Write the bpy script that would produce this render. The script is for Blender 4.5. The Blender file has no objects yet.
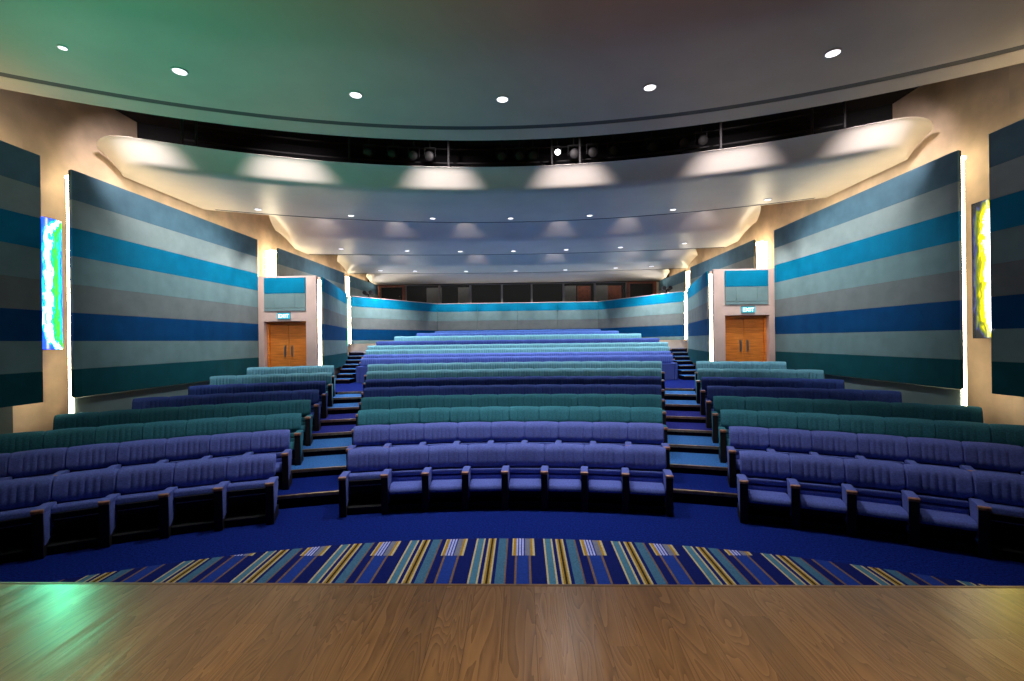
import bpy, bmesh, math, random
from mathutils import Vector, Matrix
random.seed(7)
S = bpy.context.scene
C = S.collection
PI = math.pi
E = 2.39                      # eye height above the front floor
CY = -3.57                    # centre of the seating arcs

# ------------------------------------------------------------------ materials
def nodes_of(name):
    m = bpy.data.materials.new(name); m.use_nodes = True
    nt = m.node_tree
    return m, nt, nt.nodes['Principled BSDF']

def mat(name, col, rough=0.6, metal=0.0, noise=0.0, nscale=30.0, bump=0.0, bscale=200.0, spec=0.5, sheen=0.0):
    m, nt, p = nodes_of(name)
    p.inputs['Base Color'].default_value = (*col, 1)
    p.inputs['Roughness'].default_value = rough
    p.inputs['Metallic'].default_value = metal
    p.inputs['Specular IOR Level'].default_value = spec
    if sheen:
        p.inputs['Sheen Weight'].default_value = sheen
        p.inputs['Sheen Roughness'].default_value = 0.5
        p.inputs['Sheen Tint'].default_value = (min(1, col[0]*3), min(1, col[1]*3), min(1, col[2]*3), 1)
    tc = nt.nodes.new('ShaderNodeTexCoord')
    if noise:
        n = nt.nodes.new('ShaderNodeTexNoise'); n.inputs['Scale'].default_value = nscale
        n.inputs['Detail'].default_value = 5
        nt.links.new(tc.outputs['Object'], n.inputs['Vector'])
        r = nt.nodes.new('ShaderNodeValToRGB')
        a = tuple(max(0, c*(1-noise)) for c in col); b = tuple(min(1, c*(1+noise)) for c in col)
        r.color_ramp.elements[0].position = 0.3; r.color_ramp.elements[1].position = 0.7
        r.color_ramp.elements[0].color = (*a, 1); r.color_ramp.elements[1].color = (*b, 1)
        nt.links.new(n.outputs['Fac'], r.inputs['Fac'])
        nt.links.new(r.outputs['Color'], p.inputs['Base Color'])
    if bump:
        n2 = nt.nodes.new('ShaderNodeTexNoise'); n2.inputs['Scale'].default_value = bscale
        nt.links.new(tc.outputs['Object'], n2.inputs['Vector'])
        bn = nt.nodes.new('ShaderNodeBump'); bn.inputs['Strength'].default_value = bump
        bn.inputs['Distance'].default_value = 0.01
        nt.links.new(n2.outputs['Fac'], bn.inputs['Height'])
        nt.links.new(bn.outputs['Normal'], p.inputs['Normal'])
    return m

def emis(name, col, strength):
    m, nt, p = nodes_of(name)
    p.inputs['Base Color'].default_value = (0.05, 0.05, 0.05, 1)
    p.inputs['Emission Color'].default_value = (*col, 1)
    p.inputs['Emission Strength'].default_value = strength
    return m

M = {}
M['violet'] = mat('violet_fabric', (0.102, 0.142, 0.47), 0.9, noise=0.25, nscale=60, bump=0.15, bscale=400, spec=0.15, sheen=0.15)
M['teal'] = mat('teal_fabric', (0.040, 0.19, 0.26), 0.9, noise=0.25, nscale=60, bump=0.15, bscale=400, spec=0.15, sheen=0.15)
M['dark_teal'] = mat('dark_teal_fabric', (0.026, 0.135, 0.185), 0.9, noise=0.25, nscale=60, bump=0.15, bscale=400, spec=0.15, sheen=0.15)  # same teal, with the dimmer light on that row put into the colour
M['navy'] = mat('navy_fabric', (0.032, 0.062, 0.25), 0.9, noise=0.25, nscale=60, bump=0.15, bscale=400, spec=0.15, sheen=0.15)
M['pale_teal'] = mat('pale_teal_fabric', (0.12, 0.31, 0.41), 0.9, noise=0.2, nscale=60, bump=0.15, bscale=400, spec=0.15, sheen=0.15)
M['lilac'] = mat('blue_violet_fabric', (0.075, 0.13, 0.46), 0.9, noise=0.25, nscale=60, bump=0.15, bscale=400, spec=0.15, sheen=0.15)
M['blue'] = mat('blue_fabric', (0.06, 0.13, 0.42), 0.9, noise=0.2, nscale=60, bump=0.15, bscale=400, spec=0.15, sheen=0.15)
M['black'] = mat('black_plastic', (0.006, 0.006, 0.009), 0.7, noise=0.2, spec=.3)
M['dark_metal'] = mat('dark_metal', (0.02, 0.02, 0.025), 0.4, metal=0.8, noise=0.2)
M['grey_metal'] = mat('grey_metal', (0.30, 0.31, 0.33), 0.35, metal=0.9, noise=0.15)
M['capwood'] = mat('arm_cap_wood', (0.34, 0.15, 0.09), 0.35, noise=0.35, nscale=25)
M['nosing'] = mat('nosing_brass', (0.30, 0.20, 0.12), 0.32, metal=0.7, noise=0.3, nscale=15)
M['carpet'] = mat('royal_blue_carpet', (0.005, 0.017, 0.175), 0.95, noise=0.55, nscale=45, bump=0.5, bscale=500, spec=0.05)
M['carpet_light'] = mat('light_blue_carpet', (0.045, 0.17, 0.50), 0.95, noise=0.45, nscale=45, bump=0.5, bscale=500, spec=0.05)
M['carpet_violet'] = mat('violet_carpet', (0.022, 0.030, 0.25), 0.95, noise=0.45, nscale=45, bump=0.5, bscale=500, spec=0.05)
M['riser'] = mat('riser_dark_carpet', (0.004, 0.004, 0.012), 0.95, noise=0.4, nscale=60, spec=0.05)  # shade of the unlit risers put into the near-black colour
M['ceil'] = mat('ceiling_plaster', (0.52, 0.46, 0.385), 0.55, noise=0.05, nscale=1.5, spec=0.35)
M['cloud'] = mat('ceiling_cloud_plaster', (0.68, 0.63, 0.55), 0.42, noise=0.06, nscale=1.2, spec=0.4)
M['groove'] = mat('ceiling_groove_dark', (0.06, 0.065, 0.065), 0.7, noise=0.1)
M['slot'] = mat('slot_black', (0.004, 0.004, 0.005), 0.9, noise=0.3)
M['beige'] = mat('beige_plaster', (0.62, 0.47, 0.33), 0.7, noise=0.22, nscale=1.7, bump=0.05, bscale=40)
M['pink'] = mat('pale_pink_plaster', (0.66, 0.50, 0.44), 0.65, noise=0.08, nscale=3)
M['steel'] = mat('panel_steel_blue', (0.115, 0.225, 0.29), 0.75, noise=0.12, nscale=3, bump=0.1, bscale=500, spec=0.1)
M['ltgrey'] = mat('panel_light_grey', (0.32, 0.40, 0.39), 0.75, noise=0.10, nscale=3, bump=0.1, bscale=500, spec=0.1)
M['brightblue'] = mat('panel_bright_blue', (0.0, 0.20, 0.36), 0.7, noise=0.12, nscale=3, bump=0.1, bscale=500, spec=0.1)
M['greyteal'] = mat('panel_grey_teal', (0.18, 0.285, 0.295), 0.75, noise=0.10, nscale=3, bump=0.1, bscale=500, spec=0.1)
M['grey'] = mat('panel_warm_grey', (0.175, 0.20, 0.20), 0.75, noise=0.10, nscale=3, bump=0.1, bscale=500, spec=0.1)
M['pnavy'] = mat('panel_navy', (0.0, 0.052, 0.165), 0.7, noise=0.12, nscale=3, bump=0.1, bscale=500, spec=0.1)
M['greyteal2'] = mat('panel_dull_teal', (0.15, 0.24, 0.25), 0.75, noise=0.10, nscale=3, bump=0.1, bscale=500, spec=0.1)
M['darkteal'] = mat('panel_dark_teal', (0.004, 0.068, 0.085), 0.7, noise=0.12, nscale=3, bump=0.1, bscale=500, spec=0.1)
M['skirt'] = mat('wall_skirt', (0.16, 0.22, 0.21), 0.75, noise=0.1, nscale=2)
M['led'] = emis('led_warm', (1.0, 0.84, 0.56), 20.0)
M['lens'] = emis('downlight_lens', (0.97, 0.94, 1.0), 2.6)
M['spotlens'] = emis('stage_spot_lens', (1.0, 0.97, 1.0), 9.0)
M['ring'] = mat('white_ring', (0.55, 0.55, 0.55), 0.5, noise=0.05)
M['booth'] = mat('booth_wall', (0.012, 0.011, 0.012), 0.8, noise=0.2)
M['mullion'] = mat('window_mullion', (0.17, 0.17, 0.18), 0.5, noise=0.1)
M['redwood'] = mat('booth_red_wood', (0.22, 0.07, 0.045), 0.5, noise=0.3, nscale=8)
M['boothgrey'] = mat('booth_grey_board', (0.24, 0.22, 0.21), 0.8, noise=0.15)

def glass_mat():
    m, nt, p = nodes_of('booth_glass')
    p.inputs['Base Color'].default_value = (0.75, 0.8, 0.8, 1)
    p.inputs['Roughness'].default_value = 0.03
    p.inputs['Transmission Weight'].default_value = 1.0
    p.inputs['IOR'].default_value = 1.12
    return m
M['glass'] = glass_mat()

def door_mat():
    m, nt, p = nodes_of('orange_door_veneer')
    tc = nt.nodes.new('ShaderNodeTexCoord'); mp = nt.nodes.new('ShaderNodeMapping')
    mp.inputs['Scale'].default_value = (1.2, 1.2, 14.0)
    nt.links.new(tc.outputs['Object'], mp.inputs['Vector'])
    n = nt.nodes.new('ShaderNodeTexNoise'); n.inputs['Scale'].default_value = 2.2; n.inputs['Detail'].default_value = 6
    nt.links.new(mp.outputs['Vector'], n.inputs['Vector'])
    r = nt.nodes.new('ShaderNodeValToRGB')
    r.color_ramp.elements[0].position = 0.3; r.color_ramp.elements[0].color = (0.56, 0.15, 0.018, 1)
    r.color_ramp.elements[1].position = 0.7; r.color_ramp.elements[1].color = (0.88, 0.31, 0.05, 1)
    nt.links.new(n.outputs['Fac'], r.inputs['Fac']); nt.links.new(r.outputs['Color'], p.inputs['Base Color'])
    p.inputs['Roughness'].default_value = 0.4
    return m
M['door'] = door_mat()

def plank_mat():
    m, nt, p = nodes_of('oak_stage_planks')
    L = nt.links.new
    tc = nt.nodes.new('ShaderNodeTexCoord')
    sep = nt.nodes.new('ShaderNodeSeparateXYZ'); L(tc.outputs['Object'], sep.inputs[0])
    def math_(op, a, b=None):
        n = nt.nodes.new('ShaderNodeMath'); n.operation = op
        for i, v in enumerate((a, b)):
            if v is None: continue
            if isinstance(v, (int, float)): n.inputs[i].default_value = v
            else: L(v, n.inputs[i])
        return n.outputs[0]
    PW = 0.16
    u = math_('DIVIDE', sep.outputs[0], PW)
    iu = math_('FLOOR', u)
    fu = math_('FRACT', u)
    wn = nt.nodes.new('ShaderNodeTexWhiteNoise'); wn.noise_dimensions = '1D'; L(iu, wn.inputs['W'])
    off = math_('MULTIPLY', wn.outputs['Value'], 37.0)
    # long boards: butt joints every 2.2 m, staggered
    v = math_('DIVIDE', math_('ADD', sep.outputs[1], off), 2.2)
    iv = math_('FLOOR', v)
    wn2 = nt.nodes.new('ShaderNodeTexWhiteNoise'); wn2.noise_dimensions = '2D'
    cb = nt.nodes.new('ShaderNodeCombineXYZ'); L(iu, cb.inputs[0]); L(iv, cb.inputs[1]); L(cb.outputs[0], wn2.inputs['Vector'])
    # grain: rings from a stretched, distorted wave, shifted per board
    cg = nt.nodes.new('ShaderNodeCombineXYZ')
    L(math_('ADD', math_('MULTIPLY', sep.outputs[0], 1.0), math_('MULTIPLY', wn2.outputs['Value'], 13.0)), cg.inputs[0])
    L(math_('MULTIPLY', math_('ADD', sep.outputs[1], off), 0.11), cg.inputs[1])
    L(math_('MULTIPLY', wn2.outputs['Value'], 9.0), cg.inputs[2])
    n0 = nt.nodes.new('ShaderNodeTexNoise'); n0.inputs['Scale'].default_value = 6.5; n0.inputs['Detail'].default_value = 2.0
    n0.inputs['Distortion'].default_value = 0.6
    L(cg.outputs[0], n0.inputs['Vector'])
    rings = math_('FRACT', math_('MULTIPLY', n0.outputs['Fac'], 21.0))
    fine = nt.nodes.new('ShaderNodeTexNoise'); fine.inputs['Scale'].default_value = 90; fine.inputs['Detail'].default_value = 3
    L(cg.outputs[0], fine.inputs['Vector'])
    g = math_('ADD', math_('MULTIPLY', rings, 0.66), math_('MULTIPLY', fine.outputs['Fac'], 0.5))
    r = nt.nodes.new('ShaderNodeValToRGB')
    el = r.color_ramp.elements
    el[0].position = 0.12; el[0].color = (0.15, 0.070, 0.024, 1)
    el[1].position = 0.9; el[1].color = (0.33, 0.175, 0.070, 1)
    e2 = el.new(0.42); e2.color = (0.25, 0.128, 0.050, 1)
    L(g, r.inputs['Fac'])
    tone = math_('ADD', math_('MULTIPLY', wn2.outputs['Value'], 0.34), 0.83)
    seam = math_('SUBTRACT', 1.0, math_('MULTIPLY', math_('LESS_THAN', math_('ABSOLUTE', math_('SUBTRACT', fu, 0.5)), 0.4905), -1.0))
    mul = nt.nodes.new('ShaderNodeMix'); mul.data_type = 'RGBA'; mul.blend_type = 'MULTIPLY'
    mul.inputs['Factor'].default_value = 1.0
    sc = math_('MULTIPLY', tone, math_('MULTIPLY', seam, 0.5))
    cc = nt.nodes.new('ShaderNodeCombineColor')
    for i in range(3): L(sc, cc.inputs[i])
    L(r.outputs['Color'], mul.inputs['A']); L(cc.outputs[0], mul.inputs['B'])
    L(mul.outputs['Result'], p.inputs['Base Color'])
    rr = math_('ADD', math_('MULTIPLY', fine.outputs['Fac'], 0.10), 0.27)
    L(rr, p.inputs['Roughness']); p.inputs['Coat Weight'].default_value = .10; p.inputs['Coat Roughness'].default_value = .20
    bn = nt.nodes.new('ShaderNodeBump'); bn.inputs['Strength'].default_value = 0.12; bn.inputs['Distance'].default_value = 0.004
    L(g, bn.inputs['Height']); L(bn.outputs['Normal'], p.inputs['Normal'])
    return m
M['planks'] = plank_mat()

def striped_carpet_mat(x0, per, ypatch):
    m, nt, p = nodes_of('striped_carpet')
    L = nt.links.new
    tc = nt.nodes.new('ShaderNodeTexCoord'); sep = nt.nodes.new('ShaderNodeSeparateXYZ'); L(tc.outputs['Object'], sep.inputs[0])
    def math_(op, a, b=None):
        n = nt.nodes.new('ShaderNodeMath'); n.operation = op
        for i, v in enumerate((a, b)):
            if v is None: continue
            if isinstance(v, (int, float)): n.inputs[i].default_value = v
            else: L(v, n.inputs[i])
        return n.outputs[0]
    t = math_('FRACT', math_('ADD', math_('DIVIDE', math_('SUBTRACT', sep.outputs[0], x0), per), 100.0))
    navy = (0.006, 0.012, 0.11); royal = (0.014, 0.04, 0.25); teal = (0.06, 0.17, 0.27); slate = (0.05, 0.135, 0.235)
    cream = (0.46, 0.40, 0.23); gold = (0.32, 0.19, 0.025); dark = (0.03, 0.025, 0.02); brown = (0.16, 0.10, 0.06)
    lav = (0.36, 0.40, 0.75); grey = (0.16, 0.17, 0.24)
    def ramp(stops):
        # longer than 32 stops never happens here
        r = nt.nodes.new('ShaderNodeValToRGB'); r.color_ramp.interpolation = 'CONSTANT'
        el = r.color_ramp.elements
        el[0].position = 0; el[0].color = (*stops[0][1], 1)
        el[1].position = stops[1][0]; el[1].color = (*stops[1][1], 1)
        for pos, c in stops[2:]:
            e = el.new(pos); e.color = (*c, 1)
        L(t, r.inputs['Fac']); return r.outputs['Color']
    base = [(0, cream), (.022, teal), (.106, cream), (.130, navy), (.178, cream), (.203, gold), (.226, dark), (.252, gold), (.272, cream), (.294, navy),
            (.338, slate), (.455, brown), (.475, navy), (.585, brown), (.612, royal), (.775, brown), (.803, navy)]
    patch = base[:13] + [(.54, cream), (.562, gold), (.60, lav), (.625, royal), (.64, lav), (.665, royal), (.68, lav), (.705, royal),
             (.725, grey), (.80, gold), (.83, cream), (.862, navy)]
    a = ramp(base); b = ramp(patch)
    f = math_('GREATER_THAN', sep.outputs[1], ypatch)
    mx = nt.nodes.new('ShaderNodeMix'); mx.data_type = 'RGBA'; L(f, mx.inputs['Factor']); L(a, mx.inputs['A']); L(b, mx.inputs['B'])
    n = nt.nodes.new('ShaderNodeTexNoise'); n.inputs['Scale'].default_value = 70; n.inputs['Detail'].default_value = 4
    L(tc.outputs['Object'], n.inputs['Vector'])
    k = math_('ADD', math_('MULTIPLY', n.outputs['Fac'], 1.1), 0.45)
    cc = nt.nodes.new('ShaderNodeCombineColor')
    for i in range(3): L(k, cc.inputs[i])
    ml = nt.nodes.new('ShaderNodeMix'); ml.data_type = 'RGBA'; ml.blend_type = 'MULTIPLY'; ml.inputs['Factor'].default_value = 1
    L(mx.outputs['Result'], ml.inputs['A']); L(cc.outputs[0], ml.inputs['B'])
    L(ml.outputs['Result'], p.inputs['Base Color'])
    p.inputs['Roughness'].default_value = 0.95; p.inputs['Specular IOR Level'].default_value = 0.05
    return m

def artglass(name, stops, strength, seed, inner_sign, warp=0.5):
    """abstract backlit glass: colours run across the panel, bent by noise; coordinates are the panel's own (x across 0..1, z up 0..1)"""
    m, nt, p = nodes_of(name)
    L = nt.links.new
    tc = nt.nodes.new('ShaderNodeTexCoord')
    n = nt.nodes.new('ShaderNodeTexNoise'); n.inputs['Scale'].default_value = 3.6; n.inputs['Detail'].default_value = 8; n.inputs['Roughness'].default_value = .55
    n.inputs['Distortion'].default_value = 0.8
    mp = nt.nodes.new('ShaderNodeMapping'); mp.inputs['Scale'].default_value = (1.3, 1.0, 2.6); mp.inputs['Location'].default_value = (seed, seed*2, seed*3)
    L(tc.outputs['Generated'], mp.inputs['Vector']); L(mp.outputs['Vector'], n.inputs['Vector'])
    sep = nt.nodes.new('ShaderNodeSeparateXYZ'); L(tc.outputs['Generated'], sep.inputs[0])
    def math_(op, a, b=None, c=None):
        q = nt.nodes.new('ShaderNodeMath'); q.operation = op
        for i, v in enumerate((a, b, c)):
            if v is None: continue
            if isinstance(v, (int, float)): q.inputs[i].default_value = v
            else: L(v, q.inputs[i])
        return q.outputs[0]
    u = sep.outputs[1]
    w = math_('MULTIPLY', math_('SUBTRACT', n.outputs['Fac'], 0.5), warp)
    t = math_('ADD', u, w)
    # ends of the panel fall back to the first colour
    ez = math_('MULTIPLY', math_('POWER', math_('ABSOLUTE', math_('SUBTRACT', math_('MULTIPLY', sep.outputs[2], 2.0), 1.0)), 9.0), inner_sign)
    t = math_('ADD', t, ez)
    r = nt.nodes.new('ShaderNodeValToRGB'); el = r.color_ramp.elements
    el[0].position = stops[0][0]; el[0].color = (*stops[0][1], 1)
    el[1].position = stops[1][0]; el[1].color = (*stops[1][1], 1)
    for q, c in stops[2:]:
        e = el.new(q); e.color = (*c, 1)
    L(t, r.inputs['Fac'])
    L(r.outputs['Color'], p.inputs['Emission Color'])
    p.inputs['Emission Strength'].default_value = strength
    p.inputs['Base Color'].default_value = (0.03, 0.03, 0.03, 1)
    p.inputs['Roughness'].default_value = 0.15
    return m

# ------------------------------------------------------------------ geometry helpers
def link(name, me, parent=None):
    o = bpy.data.objects.new(name, me); C.objects.link(o)
    if parent is not None: o.parent = parent
    return o

def obj(name, bm, mats, parent=None, smooth=False, bevel=0.0, segs=2):
    if bevel:
        bmesh.ops.remove_doubles(bm, verts=bm.verts, dist=1e-5)
        es = [e for e in bm.edges if len(e.link_faces) == 2 and e.calc_face_angle(0) > 0.5]
        bmesh.ops.bevel(bm, geom=es, offset=bevel, segments=segs, profile=0.6, affect='EDGES', clamp_overlap=True)
    bmesh.ops.recalc_face_normals(bm, faces=bm.faces)
    me = bpy.data.meshes.new(name); bm.to_mesh(me); bm.free()
    for m in (mats if isinstance(mats, (list, tuple)) else [mats]): me.materials.append(m)
    if smooth:
        me.polygons.foreach_set('use_smooth', [True]*len(me.polygons))
        try: me.set_sharp_from_angle(angle=math.radians(50))
        except Exception: pass
    return link(name, me, parent)

def tag(o, label=None, cat=None, group=None, kind=None):
    if label: o['label'] = label
    if cat: o['category'] = cat
    if group: o['group'] = group
    if kind: o['kind'] = kind
    return o

def empty(name, loc, rz=0.0):
    o = bpy.data.objects.new(name, None); C.objects.link(o)
    o.location = loc; o.rotation_euler = (0, 0, rz); o.empty_display_size = 0.1
    return o

def box(bm, x0, x1, y0, y1, z0, z1, mi=0):
    v = [bm.verts.new((x, y, z)) for z in (z0, z1) for y in (y0, y1) for x in (x0, x1)]
    fs = [(0,1,3,2), (4,6,7,5), (0,4,5,1), (2,3,7,6), (0,2,6,4), (1,5,7,3)]
    for f in fs:
        fc = bm.faces.new([v[i] for i in f]); fc.material_index = mi
    return v

def prism(bm, poly, z0, z1, mi=0):
    """poly: list of (x, y) in plan, extruded upward"""
    a = [bm.verts.new((x, y, z0)) for x, y in poly]; b = [bm.verts.new((x, y, z1)) for x, y in poly]
    n = len(poly)
    bm.faces.new(a[::-1]).material_index = mi; bm.faces.new(b).material_index = mi
    for i in range(n):
        bm.faces.new((a[i], a[(i+1) % n], b[(i+1) % n], b[i])).material_index = mi

def extrude_x(bm, prof, x0, x1, mi=0):
    """prof: list of (y, z), extruded along x"""
    a = [bm.verts.new((x0, y, z)) for y, z in prof]; b = [bm.verts.new((x1, y, z)) for y, z in prof]
    n = len(prof)
    bm.faces.new(a[::-1]).material_index = mi; bm.faces.new(b).material_index = mi
    for i in range(n):
        bm.faces.new((a[i], a[(i+1) % n], b[(i+1) % n], b[i])).material_index = mi

def tube(bm, p0, p1, r, n=8, mi=0):
    p0 = Vector(p0); p1 = Vector(p1); d = (p1-p0).normalized()
    a = d.orthogonal().normalized(); b = d.cross(a)
    r0 = [bm.verts.new(p0 + (a*math.cos(2*PI*i/n) + b*math.sin(2*PI*i/n))*r) for i in range(n)]
    r1 = [bm.verts.new(p1 + (a*math.cos(2*PI*i/n) + b*math.sin(2*PI*i/n))*r) for i in range(n)]
    for i in range(n): bm.faces.new((r0[i], r0[(i+1) % n], r1[(i+1) % n], r1[i])).material_index = mi
    bm.faces.new(r0[::-1]).material_index = mi; bm.faces.new(r1).material_index = mi

def lathe(bm, prof, n=20, mi=0):
    """prof: (radius, z) from one end to the other, round the z axis"""
    rings = []
    for r, z in prof:
        rings.append([bm.verts.new((r*math.cos(2*PI*i/n), r*math.sin(2*PI*i/n), z)) for i in range(n)])
    for q in range(len(rings)-1):
        for i in range(n):
            bm.faces.new((rings[q][i], rings[q][(i+1) % n], rings[q+1][(i+1) % n], rings[q+1][i])).material_index = mi
    bm.faces.new(rings[0][::-1]).material_index = mi; bm.faces.new(rings[-1]).material_index = mi

def grid_surface(bm, P, mi=0):
    """P: rows of 3-D points"""
    V = [[bm.verts.new(p) for p in row] for row in P]
    for i in range(len(V)-1):
        for j in range(len(V[0])-1):
            bm.faces.new((V[i][j], V[i][j+1], V[i+1][j+1], V[i+1][j])).material_index = mi
    return V

def slab(bm, P, th, mi=0, taper=0):
    """closed slab: the grid P is its underside, th its thickness upward"""
    A = grid_surface(bm, P, mi)
    B = grid_surface(bm, [[(x, y, z+th*(min(1, .04+i/taper) if taper else 1)) for x, y, z in row] for i, row in enumerate(P)], mi)
    for f in list(bm.faces)[-(len(P)-1)*(len(P[0])-1):]: f.normal_flip()
    n, m_ = len(P), len(P[0])
    for j in range(m_-1):
        bm.faces.new((A[0][j], B[0][j], B[0][j+1], A[0][j+1])); bm.faces.new((A[-1][j], A[-1][j+1], B[-1][j+1], B[-1][j]))
    for i in range(n-1):
        bm.faces.new((A[i][0], A[i+1][0], B[i+1][0], B[i][0])); bm.faces.new((A[i][-1], B[i][-1], B[i+1][-1], A[i+1][-1]))

def ordinal(n):
    return ['zeroth', 'first', 'second', 'third', 'fourth', 'fifth', 'sixth', 'seventh', 'eighth', 'ninth', 'tenth', 'eleventh', 'twelfth', 'thirteenth',
            'fourteenth', 'fifteenth', 'sixteenth', 'seventeenth', 'eighteenth', 'nineteenth', 'twentieth', 'twenty-first', 'twenty-second', 'twenty-third'][n]

def struct(o): o['kind'] = 'structure'; return o

SIDE = {-1: 'left', 1: 'right'}

def spot(name, loc, target, power, size, blend=.5, col=(1, 1, 1), rad=.05):
    l = bpy.data.lights.new(name, 'SPOT'); l.energy = power; l.spot_size = math.radians(size); l.spot_blend = blend; l.color = col; l.shadow_soft_size = rad
    o = bpy.data.objects.new(name, l); C.objects.link(o); o.location = loc
    o.rotation_euler = (Vector(target)-Vector(loc)).to_track_quat('-Z', 'Y').to_euler(); return o
def area(name, loc, target, power, sx, sy, col=(1, 1, 1)):
    l = bpy.data.lights.new(name, 'AREA'); l.energy = power; l.shape = 'RECTANGLE'; l.size = sx; l.size_y = sy; l.color = col
    o = bpy.data.objects.new(name, l); C.objects.link(o); o.location = loc
    o.rotation_euler = (Vector(target)-Vector(loc)).to_track_quat('-Z', 'Y').to_euler(); return o

# ------------------------------------------------------------------ camera
cam = bpy.data.cameras.new('camera'); co = bpy.data.objects.new('camera', cam); C.objects.link(co)
cam.sensor_width = 36; cam.lens = 460/1024*36; cam.clip_start = 0.05; cam.clip_end = 200
yaw, pitch, roll = 2.43599689e-02, 0.0, -1.22795291e-02
cy, sy = math.cos(yaw), math.sin(yaw)
f = Vector((-sy, cy, 0)); r = Vector((cy, sy, 0)); u = Vector((0, 0, 1))
cr, sr = math.cos(roll), math.sin(roll)
r, u = r*cr + u*sr, u*cr - r*sr
mw = Matrix((( r.x, u.x, -f.x, 0.277), (r.y, u.y, -f.y, 0.0), (r.z, u.z, -f.z, E), (0, 0, 0, 1)))
co.matrix_world = mw
S.camera = co

# ------------------------------------------------------------------ floor, stage, tiers
WX = 7.9
bm = bmesh.new(); box(bm, -WX-.2, WX+.2, -3.5, 26.5, -0.2, 0.0)
struct(obj('floor', bm, M['carpet']))

STAGE_Z = E - 1.35
bm = bmesh.new(); prism(bm, [(-8.4, -3.5), (8.4, -3.5), (8.4, 2.528-.052), (-8.4, 2.528+.052)], STAGE_Z-.06, STAGE_Z)
struct(obj('stage_floor', bm, M['planks']))
bm = bmesh.new(); box(bm, -8.4, 8.4, 2.25, 2.42, 0, STAGE_Z-.06)
struct(obj('wall_stage_front', bm, M['riser']))
bm = bmesh.new(); prism(bm, [(-8.4, 2.528+.052), (8.4, 2.528-.052), (8.4, 2.552-.052), (-8.4, 2.552+.052)], STAGE_Z-.07, STAGE_Z+.002)
M['nose_wood'] = mat('stage_nosing_wood', (0.22, 0.125, 0.065), 0.4, noise=0.3, nscale=12)
struct(obj('trim_1', bm, M['nose_wood'], bevel=.006))

# striped carpet: disc segment of radius 10.83 about (0, -5.29)
bm = bmesh.new()
N = 60; Rc, cc_ = 10.83, -5.29
ymin = 2.58
xm = math.sqrt(Rc**2 - (ymin-cc_)**2)
top = [(-xm + 2*xm*i/N) for i in range(N+1)]
P = [[(x, ymin, 0.004) for x in top], [(x, math.sqrt(max(0, Rc**2-x*x))+cc_, 0.004) for x in top]]
slab(bm, [[(x, y, 0.001) for x, y, z in row] for row in P], 0.005)
bmesh.ops.remove_doubles(bm, verts=bm.verts, dist=1e-6)
sc_ = obj('striped_carpet', bm, striped_carpet_mat(-0.308, 0.794, 5.10))
tag(sc_, 'striped blue, teal and gold carpet with a curved edge before the stage', 'carpet')

def arc_pts(R, xlim, n, cyy=CY):
    a = math.asin(min(1, xlim/R))
    return [(R*math.sin(-a + 2*a*i/n), R*math.cos(-a + 2*a*i/n) + cyy) for i in range(n+1)]

# back-top heights below the eye, measured row by row (lower block)
TOPZ = [-1.5675, -1.39, -1.258, -1.127, -1.016, -.897, -.757, -.617]
BACKH = 0.82
PLAT = [t - BACKH + E for t in TOPZ]; PLAT[0] = 0.0
CROSS = E - 1.38
ROWR = [10.02 + .9*i for i in range(8)]
TIER_MAT = [None, 'carpet', 'carpet_light', 'carpet_light', 'carpet_violet', 'carpet_violet', 'carpet_light', 'carpet_light', 'carpet']
levels = PLAT[1:] + [CROSS]
tri = 2
for k, zt in enumerate(levels):
    Ri = 10.64 + .9*k
    bm = bmesh.new()
    inner = arc_pts(Ri, WX, 48)
    if k < 7: outer = arc_pts(Ri+.93, WX, 48)
    else: outer = [(x, 16.6) for x, y in inner]
    z0 = (levels[k-1] if k else 0) - .25
    for (i0, i1, o0, o1) in [(inner[i], inner[i+1], outer[i], outer[i+1]) for i in range(48)]:
        a, b_, c_, d_ = [bm.verts.new((p[0], p[1], zt)) for p in (i0, i1, o1, o0)]
        bm.faces.new((a, b_, c_, d_)).material_index = 0
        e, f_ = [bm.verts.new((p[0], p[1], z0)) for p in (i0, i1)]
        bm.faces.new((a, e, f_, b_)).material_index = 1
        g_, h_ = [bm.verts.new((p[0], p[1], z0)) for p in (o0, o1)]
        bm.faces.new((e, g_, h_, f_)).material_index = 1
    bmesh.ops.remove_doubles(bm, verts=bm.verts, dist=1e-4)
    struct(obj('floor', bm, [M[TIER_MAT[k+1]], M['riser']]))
    # nosings across the two aisles
    ci = .2203 + .0033*k - .004; si = .3136 - .0032*k + .002
    for s in (-1, 1):
        bm = bmesh.new()
        n = 6
        pts_o = []; 
        for i in range(n+1):
            a = ci + (si-ci)*i/n
            pts_o.append((s*math.sin(a), math.cos(a)))
        Pn = [[(p[0]*(Ri-.025), p[1]*(Ri-.025)+CY, zt-.04) for p in pts_o], [(p[0]*(Ri+.03), p[1]*(Ri+.03)+CY, zt-.04) for p in pts_o]]
        slab(bm, Pn, .047)
        struct(obj('trim_%d' % tri, bm, M['nosing'], bevel=.004)); tri += 1

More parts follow.
